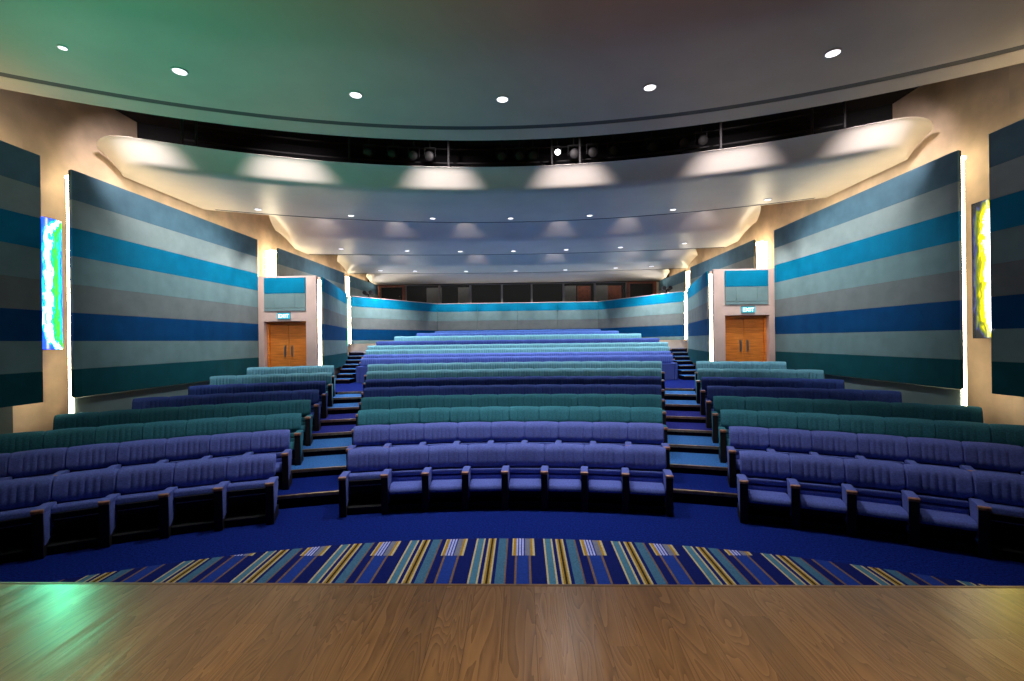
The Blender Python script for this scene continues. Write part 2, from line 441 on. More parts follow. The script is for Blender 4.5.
# upper tiers
UC = -30.0
UD = [16.4 + .88*i for i in range(8)]                       # depth of the back tops on the axis
UTOP = [-.56, -.458, -.296, -.137, .035, .249, .40, .515]
UHALF = [5.45, 5.66, 5.88, 6.10, 6.02, 5.5, 4.71, 4.04]
UPLAT = [t - BACKH + E for t in UTOP]; UPLAT[0] = CROSS
for i in range(1, 8):
    bm = bmesh.new()
    y0 = UD[i] - .80; y1 = UD[i+1] - .80 if i < 7 else 25.5
    hw = UHALF[i] + .06 if i < 7 else 6.9
    if i == 7: y0 -= 0
    box(bm, -hw, hw, y0-.25, y1-.25 if i < 7 else y1, UPLAT[i-1]-.3, UPLAT[i])
    struct(obj('floor', bm, M['carpet_violet' if i < 3 else 'carpet']))

# upper stairs, seven risers each side, beside the side panels
def ux(y): return 5.62 + (y-13.4)*.2251
for s in (-1, 1):
    for k in range(7):
        y0 = 15.3 + .55*k; y1 = y0 + .57 if k < 6 else 19.2
        z = CROSS + .14*(k+1)
        xin = 5.58 + .115*k*.9; 
        bm = bmesh.new()
        prism(bm, [(s*xin, y0), (s*(ux(y0)+.05), y0), (s*(ux(y1)+.05), y1), (s*xin, y1)], z-.35, z)
        for fc in bm.faces:
            fc.material_index = 0 if fc.calc_center_median().z > z-.01 else 1
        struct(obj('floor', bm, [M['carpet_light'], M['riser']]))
        bm = bmesh.new(); box(bm, min(s*xin, s*ux(y0)), max(s*xin, s*ux(y0)), y0-.01, y0+.02, z-.025, z+.004)
        struct(obj('trim_%d' % tri, bm, M['nosing'])); tri += 1
    # pale base below the wing wall at the head of the stairs
    bm = bmesh.new(); x0, x1 = sorted((s*5.95, s*7.3)); box(bm, x0, x1, 19.2, 19.35, E-.55, E-.06)
    struct(obj('wall_%s_stair_head' % SIDE[s], bm, M['beige']))

# ------------------------------------------------------------------ side walls
for s in (-1, 1):
    bm = bmesh.new()
    x0, x1 = sorted((s*(WX-.06), s*(WX+.15))); box(bm, x0, x1, -3.5, 7.30, 0, 7.2)
    struct(obj('wall_%s_front' % SIDE[s], bm, M['beige']))
    bm = bmesh.new()
    x0, x1 = sorted((s*WX, s*(WX+.15))); box(bm, x0, x1, 7.30, 26.5, 0, 7.2)
    struct(obj('wall_%s' % SIDE[s], bm, M['beige']))
    # lower cladding behind the row ends
    bm = bmesh.new(); x0, x1 = sorted((s*7.42, s*7.50)); box(bm, x0, x1, 7.70, 13.0, 0.0, E-.90)
    struct(obj('trim_%d' % tri, bm, M['skirt'])); tri += 1
    bm = bmesh.new(); x0, x1 = sorted((s*7.6, s*(WX-.07))); box(bm, x0, x1, -1.5, 6.9, 0.0, E-.90)
    struct(obj('trim_%d' % tri, bm, M['skirt'])); tri += 1

ZB = [.082 + .477*k for k in range(-2, 7)]     # stripe boundaries relative to the eye: -.872 .. 2.944
ZB[-1] = 2.97
STR = ['darkteal', 'greyteal2', 'pnavy', 'grey', 'greyteal', 'brightblue', 'ltgrey', 'steel']
STRNAME = ['dark teal band', 'dull grey-teal band', 'navy band', 'warm grey band', 'grey-teal band', 'bright blue band', 'pale grey band', 'steel blue band']

def panel(label, poly, zmin, zmax, cat='wall panel', bevel=.005):
    """striped acoustic panel: one padded band per stripe; poly is its plan"""
    cx = sum(p[0] for p in poly)/len(poly); cyy = sum(p[1] for p in poly)/len(poly)
    root = empty('acoustic_panel', (cx, cyy, E+zmin))
    tag(root, label, cat, 'striped acoustic wall panels')
    for k in range(8):
        a, b = max(ZB[k], zmin), min(ZB[k+1], zmax)
        if b - a < .03: continue
        bm = bmesh.new()
        prism(bm, [(x-cx, y-cyy) for x, y in poly], a-zmin+.0004, b-zmin-.0004)
        o = obj('fabric_band', bm, M[STR[k]], root, bevel=bevel)
        o['label'] = STRNAME[k]
    sd = 1 if cx > 0 else -1
    lo, hi = min(p[1] for p in poly), max(p[1] for p in poly)
    pf = max((p for p in poly if p[1] < lo+.01), key=lambda p: abs(p[0])); pb = max((p for p in poly if p[1] > hi-.01), key=lambda p: abs(p[0]))
    bm = bmesh.new(); prism(bm, [(x-cx, y-cyy) for x, y in ((pf[0]-sd*.02, pf[1]+.003), (pf[0]+sd*.02, pf[1]+.003), (pb[0]+sd*.02, pb[1]-.003), (pb[0]-sd*.02, pb[1]-.003))], .01, zmax-zmin-.01)
    obj('backing_board', bm, M['black'], root)  # unseen board added to stop strip light leaking between the bands
    return root

def led(name, bmf, label):
    bm = bmesh.new(); bmf(bm)
    o = obj(name, bm, M['led']); tag(o, label, 'light strip', 'warm light strips behind the wall panels'); return o

for s in (-1, 1):
    S_ = SIDE[s]
    m = lambda pts: [(s*x, y) for x, y in (pts if s > 0 else pts[::-1])]
    panel('striped wall panel at the %s edge, beside the stage' % S_, m([(7.20, 0.2), (7.42, 0.2), (7.42, 6.98), (7.20, 6.98)]), ZB[0], 3.03)
    panel('large striped wall panel between %s glowing art panel and exit door' % S_, m([(7.27, 7.68), (7.285, 7.56), (7.325, 7.56), (7.325, 12.95), (7.27, 12.95)]), ZB[0], 2.97)
    panel('upper striped wall panel above and behind the %s exit door' % S_, m([(7.30, 14.13), (7.34, 14.13), (7.34, 19.42), (7.30, 19.42)]), 1.52, 2.97)
    panel('short striped wall panel beside the booth windows on the %s' % S_, m([(7.34, 20.2), (7.38, 20.2), (7.38, 23.9), (7.30, 23.9)]), 1.52, 2.97)
    panel('angled striped panel along the upper stairs on the %s' % S_, m([(5.60, 13.40), (5.64, 13.40), (6.71, 18.0), (6.66, 18.0)]), ZB[0], 1.94)
    for yv in ():
        pass
    # light strips; upright ones made wider to include the glow on the wall
    def v1(bm): x0, x1 = sorted((s*7.395, s*7.455)); box(bm, x0, x1, 7.63, 7.66, E-1.22, E+2.9)
    led('led_strip', v1, 'upright warm light strip at the front edge of the large %s panel' % S_)
    def v2(bm): x0, x1 = sorted((s*7.56, s*7.60)); box(bm, x0, x1, 7.75, 12.9, E+2.90, E+2.94)
    led('led_strip', v2, 'long warm light strip along the top of the large %s panel' % S_)
    def v3(bm): x0, x1 = sorted((s*7.42, s*7.72)); box(bm, x0, x1, 14.16, 14.19, E+1.98, E+2.9)
    led('led_strip', v3, 'short upright light strip above the %s exit door' % S_)
    def v4(bm): x0, x1 = sorted((s*7.58, s*7.62)); box(bm, x0, x1, 14.2, 19.4, E+2.90, E+2.94)
    led('led_strip', v4, 'warm light strip along the top of the upper %s panel' % S_)
    def v5(bm): x0, x1 = sorted((s*7.39, s*7.55)); box(bm, x0, x1, 20.22, 20.25, E+1.98, E+2.9)
    led('led_strip', v5, 'upright light strip beside the short %s rear panel' % S_)
    def v6(bm): x0, x1 = sorted((s*7.56, s*7.60)); box(bm, x0, x1, 20.3, 23.8, E+2.90, E+2.94)
    led('led_strip', v6, 'warm light strip along the top of the short %s rear panel' % S_)
    def v7(bm): x0, x1 = sorted((s*5.67, s*5.80)); box(bm, x0, x1, 13.50, 13.53, E-1.2, E+1.9)
    led('led_strip', v7, 'upright light strip between the %s exit door and stairs' % S_)
    def v9(bm): x0, x1 = sorted((s*7.50, s*7.54)); box(bm, x0, x1, 2.0, 6.95, E+2.94, E+2.98)
    led('led_strip', v9, 'warm light strip along the top of the %s panel beside the stage' % S_)

    # exit vestibule: front wall with the door opening, side wall, top
    x_in, x_out = 5.66, WX
    y0 = 13.10
    def bx(bm, xa, xb, ya, yb, za, zb, mi=0):
        a, b = sorted((s*xa, s*xb)); box(bm, a, b, ya, yb, za, zb, mi)
    bm = bmesh.new()
    bx(bm, x_in, 5.97, y0, y0+.10, 0.3, E+1.94)
    bx(bm, 7.20, x_out, y0, y0+.32, 0.3, E+1.94)
    bx(bm, 5.97, 7.20, y0, y0+.32, E+.635, E+1.94)
    prism(bm, m([(5.68, y0+.32), (x_out, y0+.32), (x_out, 18.15), (6.74, 18.15)]), E+1.86, E+1.94)
    struct(obj('wall_%s_vestibule' % S_, bm, M['pink']))
    bm = bmesh.new()
    prism(bm, m([(5.84, 13.62), (5.94, 13.62), (7.03, 18.2), (6.93, 18.2)]), .3, E+1.86)
    struct(obj('wall_%s_stair' % S_, bm, M['pink']))
    # panel over the door: bright blue above, grey-teal board below
    root = empty('door_head_panel', (s*6.57, y0-.03, E+.93)); tag(root, 'blue and grey-teal fabric panel over the %s exit door' % S_, 'wall panel')
    bm = bmesh.new(); box(bm, -.60, .60, 0, .03, .505, .96); o = obj('fabric_band', bm, M['brightblue'], root, bevel=.008); o['label'] = 'bright blue band'
    bm = bmesh.new()
    for a, b in ((-.60, -.30), (-.295, .295), (.30, .60)): box(bm, a, b, 0, .03, .09, .50)
    box(bm, -.60, .60, 0.004, .03, 0, .085)
    o = obj('fabric_band', bm, M['greyteal'], root, bevel=.006); o['label'] = 'grey-teal board in three widths'
    # double door
    zf = CROSS
    ztop = E + .62
    root = empty('door', (s*6.58, y0+.2, zf)); root.name = 'door_%d' % (1 if s < 0 else 2)
    root['kind'] = 'structure'
    hh = ztop - zf
    bm = bmesh.new()
    box(bm, -.61, -.55, -.05, .12, 0, hh); box(bm, .55, .61, -.05, .12, 0, hh); box(bm, -.61, .61, -.05, .12, hh-.06, hh)
    obj('door_frame', bm, M['door'], root, bevel=.006)
    for q in (-1, 1):
        bm = bmesh.new(); a, b = sorted((q*.004, q*.545)); box(bm, a, b, 0, .045, .01, hh-.065)
        leaf = obj('door_leaf', bm, M['door'], root, bevel=.004)
        bm = bmesh.new()
        box(bm, q*.10-.025, q*.10+.025, -.008, 0, .98, 1.32)
        tube(bm, (q*.10, -.06, 1.03), (q*.10, -.06, 1.27), .012)
        tube(bm, (q*.10, -.06, 1.05), (q*.10, 0, 1.05), .009); tube(bm, (q*.10, -.06, 1.25), (q*.10, 0, 1.25), .009)
        obj('pull_handle', bm, M['grey_metal'], leaf)
    bm = bmesh.new(); box(bm, -.22, .22, -.035, 0, hh-.06, hh-.012); obj('door_closer', bm, M['dark_metal'], root, bevel=.005)
    # exit sign
    root = empty('exit_sign', (s*6.60, y0-.05, E+.70)); tag(root, 'small glowing cyan exit sign over the %s orange door' % S_, 'exit sign')
    bm = bmesh.new(); box(bm, -.19, .19, 0, .05, .17, .20); box(bm, -.19, .19, .03, .05, 0, .17)
    obj('housing', bm, M['grey_metal'], root, bevel=.004)
    bm = bmesh.new(); box(bm, -.185, .185, .008, .028, .005, .168)
    obj('sign_face', bm, M.setdefault('signface', emis('exit_face', (0.02, 0.50, 0.68), 1.1)), root, bevel=.003)
    cu = bpy.data.curves.new('lettering', 'FONT'); cu.body = 'EXIT'; cu.size = .15; cu.align_x = 'CENTER'; cu.extrude = .002
    t0 = bpy.data.objects.new('lettering_curve', cu); C.objects.link(t0); bpy.context.view_layer.update()
    lm = bpy.data.meshes.new_from_object(t0.evaluated_get(bpy.context.evaluated_depsgraph_get())); bpy.data.objects.remove(t0)
    t = link('lettering', lm, root)
    t.location = (0, .004, .035); t.rotation_euler = (PI/2, 0, 0)
    lm.materials.clear(); lm.materials.append(M.setdefault('signtext', emis('exit_letters', (0.85, 1.0, 1.0), 3.0)))

    # glowing art panels
    if s < 0:
        stops = [(0.0, (.0, .014, .30)), (.14, (.0, .03, .40)), (.24, (.0, .20, .40)), (.32, (.5, .9, .9)), (.44, (1.0, 1.0, 1.0)), (.52, (.0, .40, .25)), (.60, (.0, .30, .012)), (.72, (.012, .27, .006)), (.82, (0, .30, .012)), (.93, (.0, .08, .30)), (1.0, (.0, .02, .35))]
        am = artglass('blue_green_art_glass', stops, 12.0, 1.7, -0.5, .75)
    else:
        stops = [(0.0, (.18, .10, .55)), (.10, (.8, .75, 1.0)), (.18, (1, 1, 1)), (.36, (1.0, 1.0, .95)), (.43, (.25, .20, .0)), (.56, (.20, .17, .0)), (.64, (.07, .075, .0)), (.74, (.02, .035, .002)), (.84, (.01, .012, .05)), (.93, (.002, .003, .004)), (1.0, (.001, .002, .003))]
        am = artglass('yellow_green_art_glass', stops, 6.0, 4.4, 0.5, .75)
    lab = {-1: 'tall glowing blue and green art panel on the left wall', 1: 'tall glowing yellow and green art panel on the right wall'}[s]
    def light_box(loc_x, ya, yb, za, zb, label, amat):
        root = empty('light_box', (s*loc_x, (ya+yb)/2, E+za)); tag(root, label, 'light box', 'glowing art panels')
        h = zb-za; w = (yb-ya)/2
        # convex face towards the hall
        bm = bmesh.new(); n = 8
        P = [[(-s*(.14 + .035*(1-(2*j/n-1)**2)), -w + 2*w*j/n, z) for j in range(n+1)] for z in (0, h)]
        Q = [[(-s*.13, -w + 2*w*j/n, z) for j in range(n+1)] for z in (0, h)]
        A = grid_surface(bm, P); B = grid_surface(bm, Q)
        for j in range(n):
            bm.faces.new((A[0][j], A[0][j+1], B[0][j+1], B[0][j])); bm.faces.new((A[1][j], A[1][j+1], B[1][j+1], B[1][j]))
        for j in (0, n): bm.faces.new((A[0][j], A[1][j], B[1][j], B[0][j]))
        obj('art_glass', bm, amat, root, smooth=True)
        bm = bmesh.new(); a, b = sorted((-s*.13, 0)); box(bm, a, b, -w-.01, w+.01, -.01, h+.01)
        obj('case', bm, M['dark_metal'], root, bevel=.006)
    light_box(7.84, 7.36, 7.78, -.05, 2.15, lab, am)
    g2 = [(0.0, (.2, .05, .45)), (.35, (.35, .12, .6)), (.5, (.1, .5, .3)), (.65, (.05, .75, .08)), (1.0, (.0, .15, .8))]
    bm2 = artglass('rear_art_glass_%s' % S_, g2, 1.6, 2.2 if s < 0 else 6.1, .2, .5)
    light_box(7.10, 18.45, 18.88, -.15, 1.78, 'slim glowing art panel at the top of the %s stairs' % S_, bm2)
    # upright strip and pale pier at the outer end of the rear wing wall
    def v8(bm): x0, x1 = sorted((s*6.89, s*6.97)); box(bm, x0, x1, 19.08, 19.11, E-.05, E+1.9)
    led('led_strip', v8, 'upright light strip at the %s end of the rear wall' % S_)
    bm = bmesh.new(); prism(bm, m([(6.98, 19.12), (7.9, 19.12), (7.9, 19.3), (6.98, 19.3)]), E-.1, E+1.94)
    bx(bm, 7.04, WX, 18.2, 19.12, E-.5, E-.42)
    struct(obj('wall_%s_pier' % S_, bm, M['beige']))

# ------------------------------------------------------------------ rear wall and booth
def rear_panel(label, poly, joints=()):
    cx = sum(p[0] for p in poly)/len(poly); cyy = sum(p[1] for p in poly)/len(poly)
    root = empty('acoustic_panel', (cx, cyy, E-.06)); tag(root, label, 'wall panel', 'striped rear wall panels')
    for k in range(1, 6):
        a, b = max(ZB[k], -.06), min(ZB[k+1], 1.92)
        if b-a < .02: continue
        bm = bmesh.new(); prism(bm, [(x-cx, y-cyy) for x, y in poly], a+.06+.002, b+.06-.002)
        o = obj('fabric_band', bm, M[STR[k]], root, bevel=.008); o['label'] = STRNAME[k]
    bm = bmesh.new(); prism(bm, [(x-cx, y-cyy+.0) for x, y in poly], 1.982, 2.01)
    o = obj('capping', bm, M['pink'], root, bevel=.005); o['label'] = 'pale capping rail'
    return root
J, K = (6.85, 19.06), (4.12, 23.6)
for s in (-1, 1):
    p = [(s*J[0], J[1]), (s*K[0], K[1]), (s*(K[0]+.06), K[1]+.12), (s*(J[0]+.12), J[1]+.03)]
    if s > 0: p = p[::-1]
    rear_panel('striped wing of the rear wall slanting out to the %s' % SIDE[s], p)
xs = [-4.12, -2.06, 0, 2.06, 4.12]
nm = ['outer left', 'inner left', 'inner right', 'outer right']
for i in range(4):
    rear_panel('striped rear wall section, %s of four behind the last row' % nm[i], [(xs[i]+.004, 23.6), (xs[i+1]-.004, 23.6), (xs[i+1]-.004, 23.72), (xs[i]+.004, 23.72)])
# booth facade at 24.6, interior behind it
FY = 24.1
bm = bmesh.new(); box(bm, -WX, WX, FY, FY+.12, 0, E+1.35); box(bm, -WX, WX, FY, FY+.12, E+2.98, 7.2)
struct(obj('wall_back', bm, M['booth']))
bm = bmesh.new(); box(bm, -WX, WX, 26.4, 26.5, 0, 7.2); struct(obj('wall_booth', bm, M['booth']))
bm = bmesh.new(); box(bm, -WX, WX, FY+.1, 26.5, E+1.0, E+1.05); struct(obj('floor', bm, M['booth']))
import itertools
# window edges measured on the facade (x)
wx_ = [-7.40, -5.9, -4.11, -2.47, -0.81, 0.75, 2.41, 4.05, 5.7, 7.22]
fill = {2: (.55, 1.0, 'boothgrey'), 3: (.55, .95, 'boothgrey'), 7: (.05, .45, 'boothgrey'), 8: (.05, .48, 'boothgrey')}
for i in range(9):
    xa, xb = wx_[i], wx_[i+1]
    root = empty('window_%d' % (i+1), ((xa+xb)/2, FY, E+1.35)); root['kind'] = 'structure'
    w = (xb-xa)/2; h = 1.63
    end = i in (0, 8)
    fm = M['redwood'] if end else M['mullion']
    t = .16 if end else .05
    bm = bmesh.new()
    box(bm, -w, -w+t, -.02, .1, 0, h); box(bm, w-t, w, -.02, .1, 0, h); box(bm, -w+t, w-t, -.02, .1, h-t*.6, h); box(bm, -w+t, w-t, -.02, .1, 0, .06)
    if end: box(bm, -w+.5 if i == 0 else w-.42, -w+.42 if i == 0 else w-.5, -.0, .08, 0, h) if False else None
    obj('window_frame', bm, fm, root, bevel=.006)
    bm = bmesh.new(); box(bm, -w+t, w-t, .04, .05, .06, h-t*.6); obj('glass_pane', bm, M['glass'], root)
# things standing inside the booth
for i, (fa, fb, mk) in fill.items():
    xa, xb = wx_[i-1], wx_[i]
    bm = bmesh.new(); box(bm, xa + fa*(xb-xa), xa + fb*(xb-xa), 24.75, 24.8, E+1.05, E+2.9)
    tag(obj('booth_screen', bm, M[mk]), 'grey board standing behind booth window %s from the left' % ordinal(i), 'board', 'grey boards inside the booth')
for i in (7, 8):
    xa, xb = wx_[i-1], wx_[i]
    bm = bmesh.new(); box(bm, xa+.5*(xb-xa), xb-.1, 24.95, 25.0, E+1.05, E+2.9)
    tag(obj('booth_screen', bm, M['redwood']), 'brown board standing behind booth window %s from the left' % ordinal(i), 'board', 'brown boards inside the booth')
area('booth_lamp', (0, 24.5, E+4.0), (0, 24.8, E+1.5), 170, 14, .1, (1, .95, .9))  # unseen area light added so the boards in the booth show
# small fixtures on top of the wing walls
for s in (-1, 1):
    root = empty('wall_top_spotlight', (s*6.45, 19.9, E+1.95)); tag(root, 'small dark twin spotlight standing on the %s end of the rear wall' % SIDE[s], 'spotlight')
    bm = bmesh.new(); lathe(bm, [(.09, 0), (.09, .03), (.025, .04), (.025, .14)], 12); obj('stand', bm, M['dark_metal'], root)
    for q in (-1, 1):
        bm = bmesh.new(); tube(bm, (q*.13, -.14, .21), (q*.13, .12, .18), .085, 12); tube(bm, (0, 0, .14), (q*.13, 0, .18), .015)
        obj('lamp_head', bm, M['dark_metal'], root)

# ------------------------------------------------------------------ ceilings
def apron_z(R):
    z = 3.75
    if R < 11.2: z += .36*(11.2-R)*min(1, (11.2-R)/1.2)
    return E + z
AC, AR = -5.02, 13.62
def apron_grid(R0, R1, nR, na, dz=0.0):
    P = []
    for i in range(nR+1):
        R = R0 + (R1-R0)*i/nR
        a = math.asin(min(1, (WX-.07)/R))
        P.append([(R*math.sin(-a+2*a*j/na), R*math.cos(-a+2*a*j/na)+AC, apron_z(R)+dz) for j in range(na+1)])
    return P
bm = bmesh.new(); slab(bm, apron_grid(8.2, 13.05, 30, 48), .10); struct(obj('ceiling', bm, M['ceil'], smooth=True))
bm = bmesh.new(); slab(bm, apron_grid(13.05, 13.19, 1, 48, .004), .09); struct(obj('trim_%d' % tri, bm, M['groove'])); tri += 1
bm = bmesh.new(); slab(bm, apron_grid(13.19, AR, 2, 48), .10); struct(obj('ceiling', bm, M['ceil'], smooth=True))
bm = bmesh.new(); box(bm, -WX, WX, -3.5, 3.4, 7.0, 7.1); struct(obj('ceiling', bm, M['slot']))

def cloud_obj(yf, yr, zf, zr, lip, L, Wd, corner, cr_=1.1, pw=1.6):
    """floating ceiling panel between front curve yf(x) and rear curve yr(x); front lip rolls up by lip over L"""
    bm = bmesh.new()
    xs_ = []
    n = 64
    for i in range(n+1):
        t = math.sin((i/n-.5)*PI)            # denser at the ends
        xs_.append(t*Wd)
    ts = [0, .04, .1, .2, .3, .42, .55, .7, .85, 1.0]
    P = []
    for v in range(len(ts)+8):
        row = []
        for x in xs_:
            ax = abs(x)
            y0 = yf(x)
            if ax > Wd-cr_: y0 += corner*((ax-(Wd-cr_))/cr_)**pw
            y1 = yr(x)
            if v < len(ts):
                y = y0 + L*ts[v]
                dzl = lip*(1-ts[v]**1.5)
            else:
                q = (v-len(ts)+1)/8
                y = y0+L + (y1-y0-L)*q; dzl = 0
            y = min(y, y1)
            zz = zf + (zr-zf)*max(0, min(1, (y-yf(0)-L)/(yr(0)-yf(0)-L)))
            row.append((x, y, E+zz+dzl))
        P.append(row)
    slab(bm, P, .07, 0, 8)
    return struct(obj('ceiling', bm, M['cloud'], smooth=True))
def arcf(R, c=CY):
    return lambda x: math.sqrt(R*R - x*x) + c
cloud_obj(arcf(13.47), arcf(16.95), 3.42, 3.42, .32, .55, 7.78, 1.15, 1.1, 2.0)
cloud_obj(arcf(16.95+.36), lambda x: math.sqrt(42**2-x*x)+17.38-42, 3.27, 3.245, .33, 1.25, 7.58, 2.5, .98, 1.2)
cloud_obj(lambda x: math.sqrt(42**2-x*x)+17.74-42, lambda x: math.sqrt(52**2-x*x)+21.12-52, 3.12, 3.10, .32, 1.2, 7.55, 2.2, 1.0, 1.2)
cloud_obj(lambda x: math.sqrt(52**2-x*x)+21.3-52, lambda x: 24.1, 3.13, 3.02, .14, .6, 7.45, 1.8, 1.0)
# thin dark shadow gap in front of each rear edge
for R, c, z in ((16.82, CY, 3.42), (42-.10, 17.38-42, 3.245), (52-.10, 21.12-52, 3.10)):
    bm = bmesh.new(); pts = []
    P = []
    for dr in (0, .055):
        P.append([(x, math.sqrt((R+dr)**2-x*x)+c, E+z-.006) for x in [-7.5+15*i/48 for i in range(49)]])
    slab(bm, P, .01); struct(obj('trim_%d' % tri, bm, M['groove'])); tri += 1

# lighting slot: dark fascia behind, dark lid above
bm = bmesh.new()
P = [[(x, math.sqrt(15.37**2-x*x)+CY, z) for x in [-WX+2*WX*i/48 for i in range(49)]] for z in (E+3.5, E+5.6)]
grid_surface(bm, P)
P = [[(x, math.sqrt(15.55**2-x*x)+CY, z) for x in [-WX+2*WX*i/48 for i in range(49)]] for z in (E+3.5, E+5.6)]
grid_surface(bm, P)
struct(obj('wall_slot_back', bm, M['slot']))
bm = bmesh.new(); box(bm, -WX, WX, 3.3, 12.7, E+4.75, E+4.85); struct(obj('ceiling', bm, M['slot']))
bm = bmesh.new(); box(bm, -WX-.1, WX+.1, 12.3, 26.5, E+4.3, E+4.4); struct(obj('ceiling', bm, M['beige']))

# pipes and stage lights inside the slot
def slot_pipe(R, z, rad, label):
    bm = bmesh.new(); p = arc_pts(R, 6.7, 40)
    for i in range(40): tube(bm, (p[i][0], p[i][1], E+z), (p[i+1][0], p[i+1][1], E+z), rad, 6)
    o = obj('lighting_pipe', bm, M['grey_dark'], None); tag(o, label, 'pipe')
M['grey_dark'] = mat('grey_dark_pipe', (0.012, 0.011, 0.012), 0.7, noise=0.2)
slot_pipe(14.5, 4.22, .022, 'long curved dark pipe low in the ceiling lighting slot')
slot_pipe(14.5, 4.55, .018, 'upper curved dark pipe in the ceiling lighting slot')
hang = [(-6.15, .0), (-5.95, .0), (-3.35, 0), (-1.3, 0), (.95, 0), (1.55, 0), (4.3, 0), (6.2, 0), (5.75, 0)]
for i, (x, _) in enumerate(sorted(hang)):
    y = math.sqrt(13.62**2-x*x)+CY
    bm = bmesh.new(); tube(bm, (x, y, E+3.80), (x, y, E+4.75), .024, 6); box(bm, x-.05, x+.05, y-.05, y+.05, E+4.72, E+4.75)
    tag(obj('hanger', bm, M['grey_dark']), 'thin upright dark hanger in the lighting slot, %s of nine from the left' % ordinal(i+1), 'hanger', 'hangers in the lighting slot')
spots_x = [-3.05, -2.55, -2.1, -1.75, -.15, .25, .55, 1.09, 1.45, 1.85, 2.3, 3.1, 3.7, 4.05]
for i, x in enumerate(spots_x):
    R = 13.80
    y = math.sqrt(R*R-x*x)+CY
    lit = (x == 1.09)
    zc = 4.15 if lit else 4.10
    root = empty('stage_spotlight', (x, y, E+zc))
    tag(root, 'lit stage spotlight shining out of the ceiling lighting slot' if lit else 'dark unlit stage spotlight in the ceiling slot, %s of fourteen from the left' % ordinal(i+1), 'spotlight', None if lit else 'unlit spotlights in the slot')
    hd = empty('lamp_housing', (0, 0, 0))
    C.objects.unlink(hd); bpy.data.objects.remove(hd)
    bm = bmesh.new(); lathe(bm, [(.045, .30), (.085, .26), (.09, .05), (.105, 0.0), (.10, -.005)], 16)
    h_ = obj('lamp_housing', bm, M['black'], root, smooth=True); h_.rotation_euler = (math.radians(-90+22), 0, 0)
    bm = bmesh.new(); lathe(bm, [(.088, -.006), (.06, -.016), (.02, -.02)], 16)
    l_ = obj('lens', bm, M['spotlens'] if lit else M['glassdark'] if 'glassdark' in M else M.setdefault('glassdark', mat('dark_lens', (.004, .003, .003), .6, noise=.2)), h_, smooth=True)
    if lit: root.scale = (.7, .7, .7)
    bm = bmesh.new(); tube(bm, (-.12, .1, 0), (-.12, .1, .22), .01, 6); tube(bm, (.12, .1, 0), (.12, .1, .22), .01, 6); tube(bm, (-.12, .1, .22), (.12, .1, .22), .01, 6); tube(bm, (0, .1, .22), (0, .1, .40), .012, 6)
    obj('yoke', bm, M['grey_dark'], root)

# downlights
def downlight(x, y, z, rad, label, group, power, tilt=None, size=120, col=(1, .95, .92)):
    root = empty('downlight', (x, y, z)); tag(root, label, 'downlight', group)
    bm = bmesh.new(); lathe(bm, [(rad*1.22, .006), (rad*1.22, -.008), (rad*1.02, -.014), (rad*1.0, .004)], 20); obj('trim_ring', bm, M['ring'], root, smooth=True)
    bm = bmesh.new(); lathe(bm, [(rad, -.004), (rad*.96, -.0105)], 20); obj('lens', bm, M['lens'], root)
    if power:
        l = bpy.data.lights.new('downlight_beam', 'SPOT'); l.energy = power; l.spot_size = math.radians(size); l.spot_blend = .6; l.color = col; l.shadow_soft_size = rad
        lo = bpy.data.objects.new('downlight_beam', l); C.objects.link(lo); lo.parent = root; lo.location = (0, 0, -.03)
def dl_row(R, angs, z, rad, where, group, power, **k):
    n = len(angs)
    for i, a in enumerate(angs):
        if a < -.5 and z == 3.75:
            downlight(R*math.sin(a), R*math.cos(a)+CY, E+z-.002, .045, 'small dim round downlight at the left end of the front ceiling', group, 0); continue
        downlight(R*math.sin(a), R*math.cos(a)+CY, E+z-.002, rad, 'round recessed downlight in %s, %s of %s from the left' % (where, ordinal(i+1), ['', '', '', '', '', '', 'six', 'seven'][n]), group, power*(.45 if z == 3.42 and i in (0, 6) else .25 if z == 3.75 and i in (1, 5) else 1), **k)
POW = dict(apron=500, c1=330, c2=390, c3=420)
dl_row(10.70, [-.535, -.422, -.208, 0, .208, .425], 3.75, .085, 'the front ceiling', 'front ceiling downlights', POW['apron'], size=88)
dl_row(16.41, [-.402, -.266, -.134, -.002, .131, .264, .399], 3.42, .075, 'the second ceiling wave', 'second ceiling wave downlights', POW['c1'], size=92)
dl_row(20.24, [-.300, -.190, -.097, -.002, .092, .186, .291], 3.25, .085, 'the third ceiling wave', 'third ceiling wave downlights', POW['c2'])
dl_row(24.02, [-.246, -.185, -.0925, -.001, .0905, .181, .243], 3.10, .095, 'the fourth ceiling wave', 'fourth ceiling wave downlights', POW['c3'])

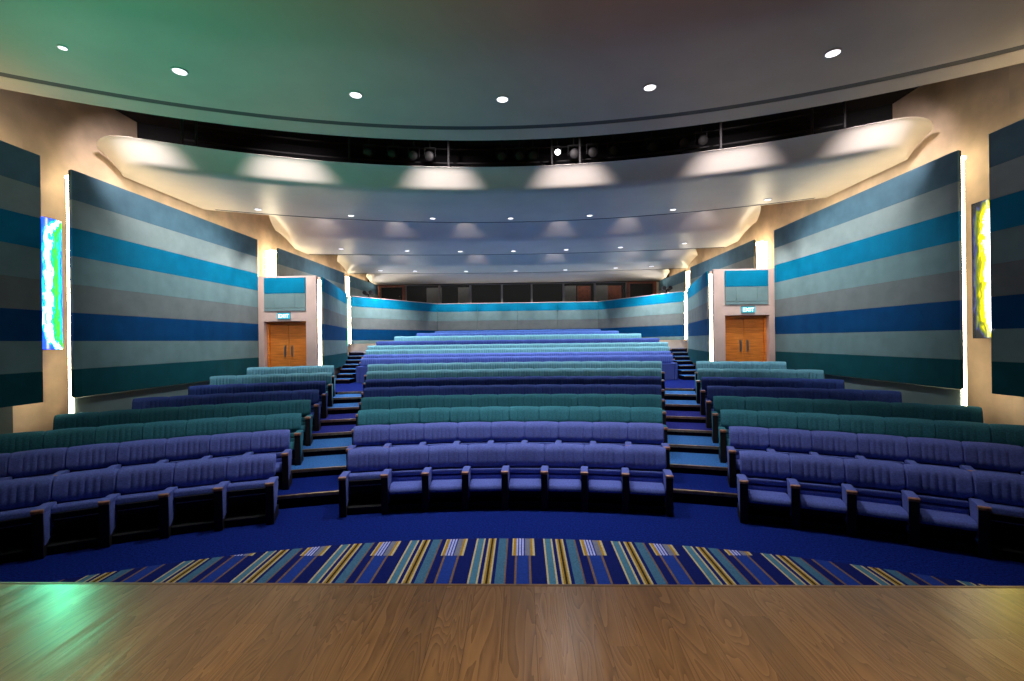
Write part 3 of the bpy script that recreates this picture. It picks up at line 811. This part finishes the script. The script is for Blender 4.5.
# ------------------------------------------------------------------ seats
SW = 0.56                      # nominal pitch the meshes are modelled for
def backrest_bm(w=SW, ncol=36, nrow=9):
    """padded back: five stitched channels, rounded shoulders, slight hollow; front faces -y"""
    bm = bmesh.new()
    hw = w/2 + .003
    z0, z1 = .50, BACKH
    F = []; B = []
    for i in range(nrow+1):
        v = i/nrow
        fr = []; bk = []
        for j in range(ncol+1):
            t = -1 + 2*j/ncol
            # rounded shoulders
            top = z1 - .006*max(0, (abs(t)-.90)/.10)**2 - .008*t*t
            bot = z0 + .045*max(0, (abs(t)-.72)/.28)**2
            z = bot + (top-bot)*v
            x = hw*t
            y = .425 + .07*v - .05*(1-v)*0 - .022*(1-t*t)*-1*0
            y += .016*(1 - t*t)                                  # hollow in the middle
            # roll of the pad at its rims
            edge = min(v, 1-v)*2
            pad = .065*(1-(1-min(1, edge/.55))**2.2)
            ex = min(1, (1-abs(t))/.06); pad *= (.70 + .30*(1-(1-ex)**2))
            # stitched channels
            for c in (-.5, -.25, 0, .25, .5):
                d = abs(t-c)/.075
                if d < 1: pad -= .013*(1-d)*min(1, edge*2.2)
            fr.append((x, y-pad, z)); bk.append((x*.99, y+.055, z))
        F.append(fr); B.append(bk)
    A = grid_surface(bm, F, 0); G = grid_surface(bm, B, 0)
    n, m_ = len(A), len(A[0])
    for j in range(m_-1):
        bm.faces.new((A[0][j], G[0][j], G[0][j+1], A[0][j+1])); bm.faces.new((A[-1][j], A[-1][j+1], G[-1][j+1], G[-1][j]))
    for i in range(n-1):
        bm.faces.new((A[i][0], A[i+1][0], G[i+1][0], G[i][0])); bm.faces.new((A[i][-1], G[i][-1], G[i+1][-1], A[i+1][-1]))
    return bm
def lumbar_bm():
    bm = bmesh.new(); hw = SW/2-.045
    for a, b in ((.425, .490), (.335, .405)):
        box(bm, -hw, hw, .365, .47, a, b)
    return bm
def shell_bm():
    bm = bmesh.new(); extrude_x(bm, [(.475, .18), (.50, .18), (.552, BACKH-.03), (.535, BACKH-.03), (.49, .50)], -SW/2+.02, SW/2-.02); return bm
def cushion_down_bm():
    bm = bmesh.new(); hw = SW/2-.055
    extrude_x(bm, [(.02, .275), (.02, .31), (.045, .345), (.12, .365), (.30, .355), (.46, .33), (.46, .26), (.10, .25)], -hw, hw, 0); return bm
def cushion_up_bm():
    bm = bmesh.new(); hw = SW/2-.042
    extrude_x(bm, [(.20, .44), (.215, .505), (.26, .53), (.31, .52), (.355, .47), (.40, .22), (.33, .20)], -hw, hw, 0); return bm
def pan_up_bm():
    bm = bmesh.new(); hw = SW/2-.055
    extrude_x(bm, [(.185, .44), (.20, .445), (.335, .19), (.32, .185)], -hw, hw, 0); return bm
def pan_down_bm():
    bm = bmesh.new(); hw = SW/2-.055
    extrude_x(bm, [(.06, .268), (.10, .25), (.46, .26), (.46, .10), (.20, .10), (.07, .24)], -hw, hw, 0); return bm
def plinth_bm():
    bm = bmesh.new(); box(bm, -SW/2+.03, SW/2-.03, .10, .44, 0, .10); box(bm, -SW/2+.03, SW/2-.03, .38, .44, .10, .30); return bm  # plinth, plus a back board added to keep the space under the seat dark
def bar_bm(z, y):
    bm = bmesh.new(); tube(bm, (-SW/2+.07, y, z), (SW/2-.07, y, z), .007, 6); return bm
def armrest_bm():
    bm = bmesh.new(); extrude_x(bm, [(.02, .505), (.018, .545), (.05, .558), (.33, .545), (.40, .53), (.40, .49)], -.050, .050); return bm
def cap_bm():
    bm = bmesh.new(); extrude_x(bm, [(-.004, .512), (-.004, .545), (.012, .556), (.030, .556), (.030, .512)], -.051, .051); return bm
def sidepanel_bm():
    bm = bmesh.new(); extrude_x(bm, [(.022, .51), (.40, .50), (.40, .42), (.24, .17), (.05, .12)], -.046, .046); return bm
def leg_bm():
    bm = bmesh.new(); extrude_x(bm, [(.008, .51), (.025, .51), (.05, .12), (.24, .17), (.40, .14), (.40, 0), (.02, 0), (.008, .10)], -.044, .044); return bm

def mesh_of(bm, name, m, smooth=True, bevel=0.0, segs=2):
    o = obj(name, bm, m, None, smooth, bevel, segs); me = o.data
    bpy.data.objects.remove(o); return me
ME = dict(
    backrest=mesh_of(backrest_bm(), 'backrest', M['violet']),
    lumbar=mesh_of(lumbar_bm(), 'lumbar_pad', M['violet'], True, .014),
    shell=mesh_of(shell_bm(), 'back_shell', M['black'], False),
    down=mesh_of(cushion_down_bm(), 'seat_cushion', M['violet'], True, .022, 3),
    up=mesh_of(cushion_up_bm(), 'seat_cushion_up', M['violet'], True, .02, 3),
    panup=mesh_of(pan_up_bm(), 'seat_pan_up', M['black'], False),
    pandown=mesh_of(pan_down_bm(), 'seat_pan', M['black'], False),
    plinth=mesh_of(plinth_bm(), 'base_plinth', M['black'], False),
    bar=mesh_of(bar_bm(.36, .225), 'seat_bar', M['grey_metal']),
    rail=mesh_of(bar_bm(.095, .092), 'floor_rail', M['dark_metal']),
    arm=mesh_of(armrest_bm(), 'armrest', M['violet'], True, .012),
    cap=mesh_of(cap_bm(), 'arm_cap', M['capwood'], True, .006),
    side=mesh_of(sidepanel_bm(), 'side_panel', M['violet'], True, .012),
    leg=mesh_of(leg_bm(), 'leg', M['black'], False),
)
def part(name, me, parent, m=None, x=0.0, sx=1.0):
    o = bpy.data.objects.new(name, me); C.objects.link(o); o.parent = parent
    o.location = (x, 0, 0); o.scale = (sx, 1, 1)
    if m is not None:
        o.material_slots[0].link = 'OBJECT'; o.material_slots[0].material = m
    return o
def arm_parts(root, x, m, detail):
    a = part('armrest', ME['arm'], root, m, x)
    part('arm_cap', ME['cap'], a)
    if detail:
        part('side_panel', ME['side'], root, m, x); part('leg', ME['leg'], root, None, x)

def build_seat(m, detail, up, last):
    """prototype with its parts; an armrest stands at its left, and at its right too on the last of a row"""
    root = empty('auditorium_seat', (0, 0, 0))
    part('backrest', ME['backrest'], root, m)
    if detail == 2:
        part('lumbar_pad', ME['lumbar'], root, m)
        part('back_shell', ME['shell'], root)
        part('base_plinth', ME['plinth'], root)
    c = part('seat_cushion', ME['up' if up else 'down'], root, m)
    if detail == 2:
        p = part('seat_pan', ME['panup' if up else 'pandown'], c)
        if up:
            part('seat_bar', ME['bar'], root); part('floor_rail', ME['rail'], root)
    arm_parts(root, -SW/2, m, detail)
    if last: arm_parts(root, SW/2, m, detail)
    return root
def copy_tree(o, parent=None):
    c = o.copy(); C.objects.link(c)
    if parent is not None: c.parent = parent
    for ch in o.children: copy_tree(ch, c)
    return c
PROTO = {}
def place_seat(key, loc, rz, sx, label, group):
    if key not in PROTO:
        PROTO[key] = build_seat(M[key[0]], key[1], key[2], key[3]); o = PROTO[key]
    else: o = copy_tree(PROTO[key])
    o.location = loc; o.rotation_euler = (0, 0, rz); o.scale = (sx, 1, 1)
    tag(o, label, 'seat', group)
    return o

COL = ['violet', 'violet', 'teal', 'dark_teal', 'navy', 'navy', 'pale_teal', 'pale_teal', 'lilac', 'lilac', 'pale_teal', 'pale_teal', 'navy', 'pale_teal', 'blue', 'blue']
WORD = dict(violet='violet-blue', lilac='violet-blue', teal='teal', dark_teal='dark teal', navy='navy', pale_teal='pale teal', blue='blue')
CENTRE_N = [8, 9, 10, 11, 12, 13, 14, 15]
SIDE_END = [7.3, 7.3, 7.30, 7.40, 7.15, 6.92, 7.10, 6.88]
nseat = 0
for k in range(8):
    R = ROWR[k]; n = CENTRE_N[k]; col = COL[k]
    half = .2203 + .0033*k + .0015
    da = 2*half/n
    for i in range(n):
        a = -half + da*(i+.5)
        up = (k == 0 and i == 0)
        sx = (R+.30)*da/SW
        lab = '%s padded seat, %s from the left, %s row of the centre block' % (WORD[col], ordinal(i+1), ordinal(k+1))
        if k == 0: lab += ', cushion tipped up' if up else ', cushion lowered'
        place_seat((col, 2, up, i == n-1), (R*math.sin(a), R*math.cos(a)+CY, PLAT[k]), -a, sx, lab, 'seats in the %s row of the centre block' % ordinal(k+1)); nseat += 1
    ia = .3136 - .0032*k + (0, 0, 0, 0, 0, 0, .001, .006)[k]
    for s in (-1, 1):
        # up to the side wall, or out of the picture for the two front rows
        ea = math.asin(min(.99, SIDE_END[k]/(R+.45)))
        ns = max(1, round((R+.30)*(ea-ia)/.575))
        da = (ea-ia)/ns
        for i in range(ns):
            a = s*(ia + da*(i+.5))
            up = (k == 0 and (s < 0 or i == 4))
            last = (i == 0) if s < 0 else (i == ns-1)
            sx = (R+.30)*da/SW
            lab = '%s padded seat, %s in from the aisle, %s row of the %s block' % (WORD[col], ordinal(i+1), ordinal(k+1), SIDE[s])
            if k == 0: lab += ', tipped up' if up else ''
            place_seat((col, 2 if k < 5 or i == 0 else 1, up, last), (R*math.sin(a), R*math.cos(a)+CY, PLAT[k]), -a, sx, lab, 'seats in the %s row of the %s block' % (ordinal(k+1), SIDE[s])); nseat += 1
UN = [20, 20, 21, 22, 21, 19, 17, 14]
far = bmesh.new()
FARM = {'pale_teal': 0, 'blue': 1}
for k in range(8):
    col = COL[8+k]; n = UN[k]; half = UHALF[k]; Rb = UD[k] - UC; R = Rb - .46
    ha = math.asin(half/Rb); da = 2*ha/n
    for i in range(n):
        a = -ha + da*(i+.5); sx = (R+.4)*da/SW
        loc = (R*math.sin(a), R*math.cos(a)+UC, UPLAT[k])
        if k < 5:
            lab = '%s padded seat, %s from the left, %s row behind the cross aisle' % (WORD[col], ordinal(i+1), ordinal(k+1))
            place_seat((col, 1 if k < 1 else 0, False, i == n-1), loc, -a, sx, lab, 'seats in the %s row behind the cross aisle' % ordinal(k+1)); nseat += 1
        else:
            mx = Matrix.Translation(loc) @ Matrix.Rotation(-a, 4, 'Z') @ Matrix.Diagonal((sx, 1, 1, 1))
            for nm_ in ('backrest', 'down', 'arm'):
                b0 = len(far.verts); f0 = len(far.faces)
                far.from_mesh(ME[nm_]); far.verts.ensure_lookup_table(); far.faces.ensure_lookup_table()
                for v in far.verts[b0:]:
                    if nm_ == 'arm': v.co.x -= SW/2
                    v.co = mx @ v.co
                for fc in far.faces[f0:]: fc.material_index = FARM[col]
print('seats', nseat)
o = obj('rear_seating', far, [M['pale_teal'], M['blue']], smooth=True)
tag(o, 'last three rows of pale teal and blue seats below the rear wall', 'seats', kind='stuff')

# upholstered barrier before the first row behind the cross aisle
root = empty('row_front_barrier', (0, 15.48, CROSS)); tag(root, 'long low violet barrier before the seats behind the cross aisle', 'barrier')
bm = bmesh.new(); box(bm, -5.30, 5.30, 0, .10, 0, .52); obj('padded_board', bm, M['lilac'], root, bevel=.02)
bm = bmesh.new(); box(bm, -5.31, 5.31, -.01, .11, .52, .545); obj('top_rail', bm, M['lilac'], root, bevel=.006)
for s in (-1, 1):
    bm = bmesh.new(); box(bm, s*5.36-.05, s*5.36+.05, -.02, .40, 0, .56); obj('end_post', bm, M['lilac'], root, bevel=.015)

# ------------------------------------------------------------------ lights
# pools on the rolled front of the first ceiling wave, from lamps on top of the front ceiling's edge
for a in (-.525, -.335, -.1075, .100, .335, .515):
    Rl, Rt = 12.34, 13.85
    spot('slot_lamp', (Rl*math.sin(a), Rl*math.cos(a)+CY, E+3.93), (Rt*math.sin(a), Rt*math.cos(a)+CY, E+3.52), 400, 70, 1.0, (1, .88, .90), .03)
# the same behind the second and third wave, fainter
for x in (-5.3, -3.4, -1.4, 1.37, 3.32, 5.3):
    yl = math.sqrt(16.98**2-x*x)+CY
    spot('gap_lamp', (x, yl, E+3.62), (x*1.06, yl+1.4, E+3.31), 70, 60, 1.0, (1, .88, .88), .03)
for x in (-5.9, -4.45, -1.5, 1.5, 4.45, 5.9):
    yl = math.sqrt(42**2-x*x)+17.42-42
    spot('gap_lamp', (x, yl, E+3.46), (x*1.04, yl+1.35, E+3.16), 75, 60, 1.0, (1, .88, .88), .03)
# lit spotlight throwing onto the stage
spot('stage_beam', (1.09, 9.95, E+4.1), (.6, 1.0, STAGE_Z), 70, 40, .7, (1, .95, .95), .08)
# green stage lamp on the ceiling at the left
spot('green_stage_lamp', (-6.2, 3.6, 1.2), (-4.0, 6.6, E+3.75), 520, 72, 1.0, (0.02, 1.0, .55), .15)
spot('green_floor_lamp', (-6.1, 6.2, 3.1), (-2.25, 2.15, STAGE_Z), 90, 15, 1.0, (0.0, 1.0, .45), .10)  # added spot, stands in for the left art panel's reflection on the boards
spot('yellow_floor_lamp', (6.6, 6.2, 3.1), (2.55, 2.1, STAGE_Z), 18, 16, 1.0, (1.0, .85, .10), .10)  # added spot, stands in for the right art panel's reflection
# unseen stage light added overhead as fill for the boards
sw_ = area('stage_wash', (0, .6, 6.4), (0, .9, 1.0), 44, 6.5, 1.0, (1.0, .87, .66)); sw_.data.spread = math.radians(55)
area('stage_uplight', (0, -1.6, 1.5), (.8, 3.6, E+4.4), 60, 6, .3, (1, .62, .40))  # added warm fill in place of light bounced up from the boards
# scallops on the rear wall
for x in (-3.4, -2.1, -.75, .75, 2.1, 3.4):
    spot('rear_wall_wash', (x, 22.5, E+2.98), (x, 23.6, E+1.0), 150, 75, .6, (1, 1, 1), .05)
for s in (-1, 1):
    spot('wing_wash', (s*5.6, 19.4, E+3.0), (s*5.9, 20.6, E+1.2), 230, 100, .7, (1, 1, 1), .06)
    # spots without fittings, added to wash the large side panels
    spot('panel_wash', (s*3.4, 10.3, E+3.15), (s*7.3, 10.2, E+1.3), 640, 74, 1.0, (.90, .97, 1), .08)
    spot('door_wash', (s*6.4, 12.0, E+3.38), (s*6.5, 13.1, E+1.0), 300, 80, .7, (1, .97, .95), .05)  # added fill to brighten the door and the panel over it
    spot('upper_panel_wash', (s*4.4, 16.8, E+3.0), (s*7.3, 17.0, E+1.7), 260, 70, 1.0, (.95, .98, 1), .08)  # added fill to brighten the upper side panels
    spot('stair_wash', (s*6.3, 18.0, E+3.1), (s*6.5, 18.9, E-.4), 330, 75, .7, (1, .93, .82), .06)  # added fill to brighten the stairs and their landing
    area('wing_cove', (s*5.6, 21.6, E+2.05), (s*5.4, 21.4, E+3.1), 25, .1, 4.5, (1, .93, .86))  # unseen upward fill added to lift the rear ceiling
area('rear_cove', (0, 23.7, E+2.05), (0, 22.6, E+3.1), 18, 8.0, .1, (1, .93, .86))  # same added upward fill along the middle of the rear wall

w = bpy.data.worlds.new('world'); S.world = w; w.use_nodes = True
w.node_tree.nodes['Background'].inputs[0].default_value = (.30, .33, .45, 1)
w.node_tree.nodes['Background'].inputs[1].default_value = .05

S.view_settings.view_transform = 'Standard'; S.view_settings.look = 'None'
S.view_settings.gamma = 1.0; S.view_settings.exposure = 0.0
S.view_settings.use_curve_mapping = False
S.cycles.use_denoising = True
S.cycles.max_bounces = 7; S.cycles.diffuse_bounces = 4; S.cycles.glossy_bounces = 3; S.cycles.transmission_bounces = 4
S.cycles.sample_clamp_indirect = 4.0
S.cycles.caustics_reflective = False; S.cycles.caustics_refractive = False
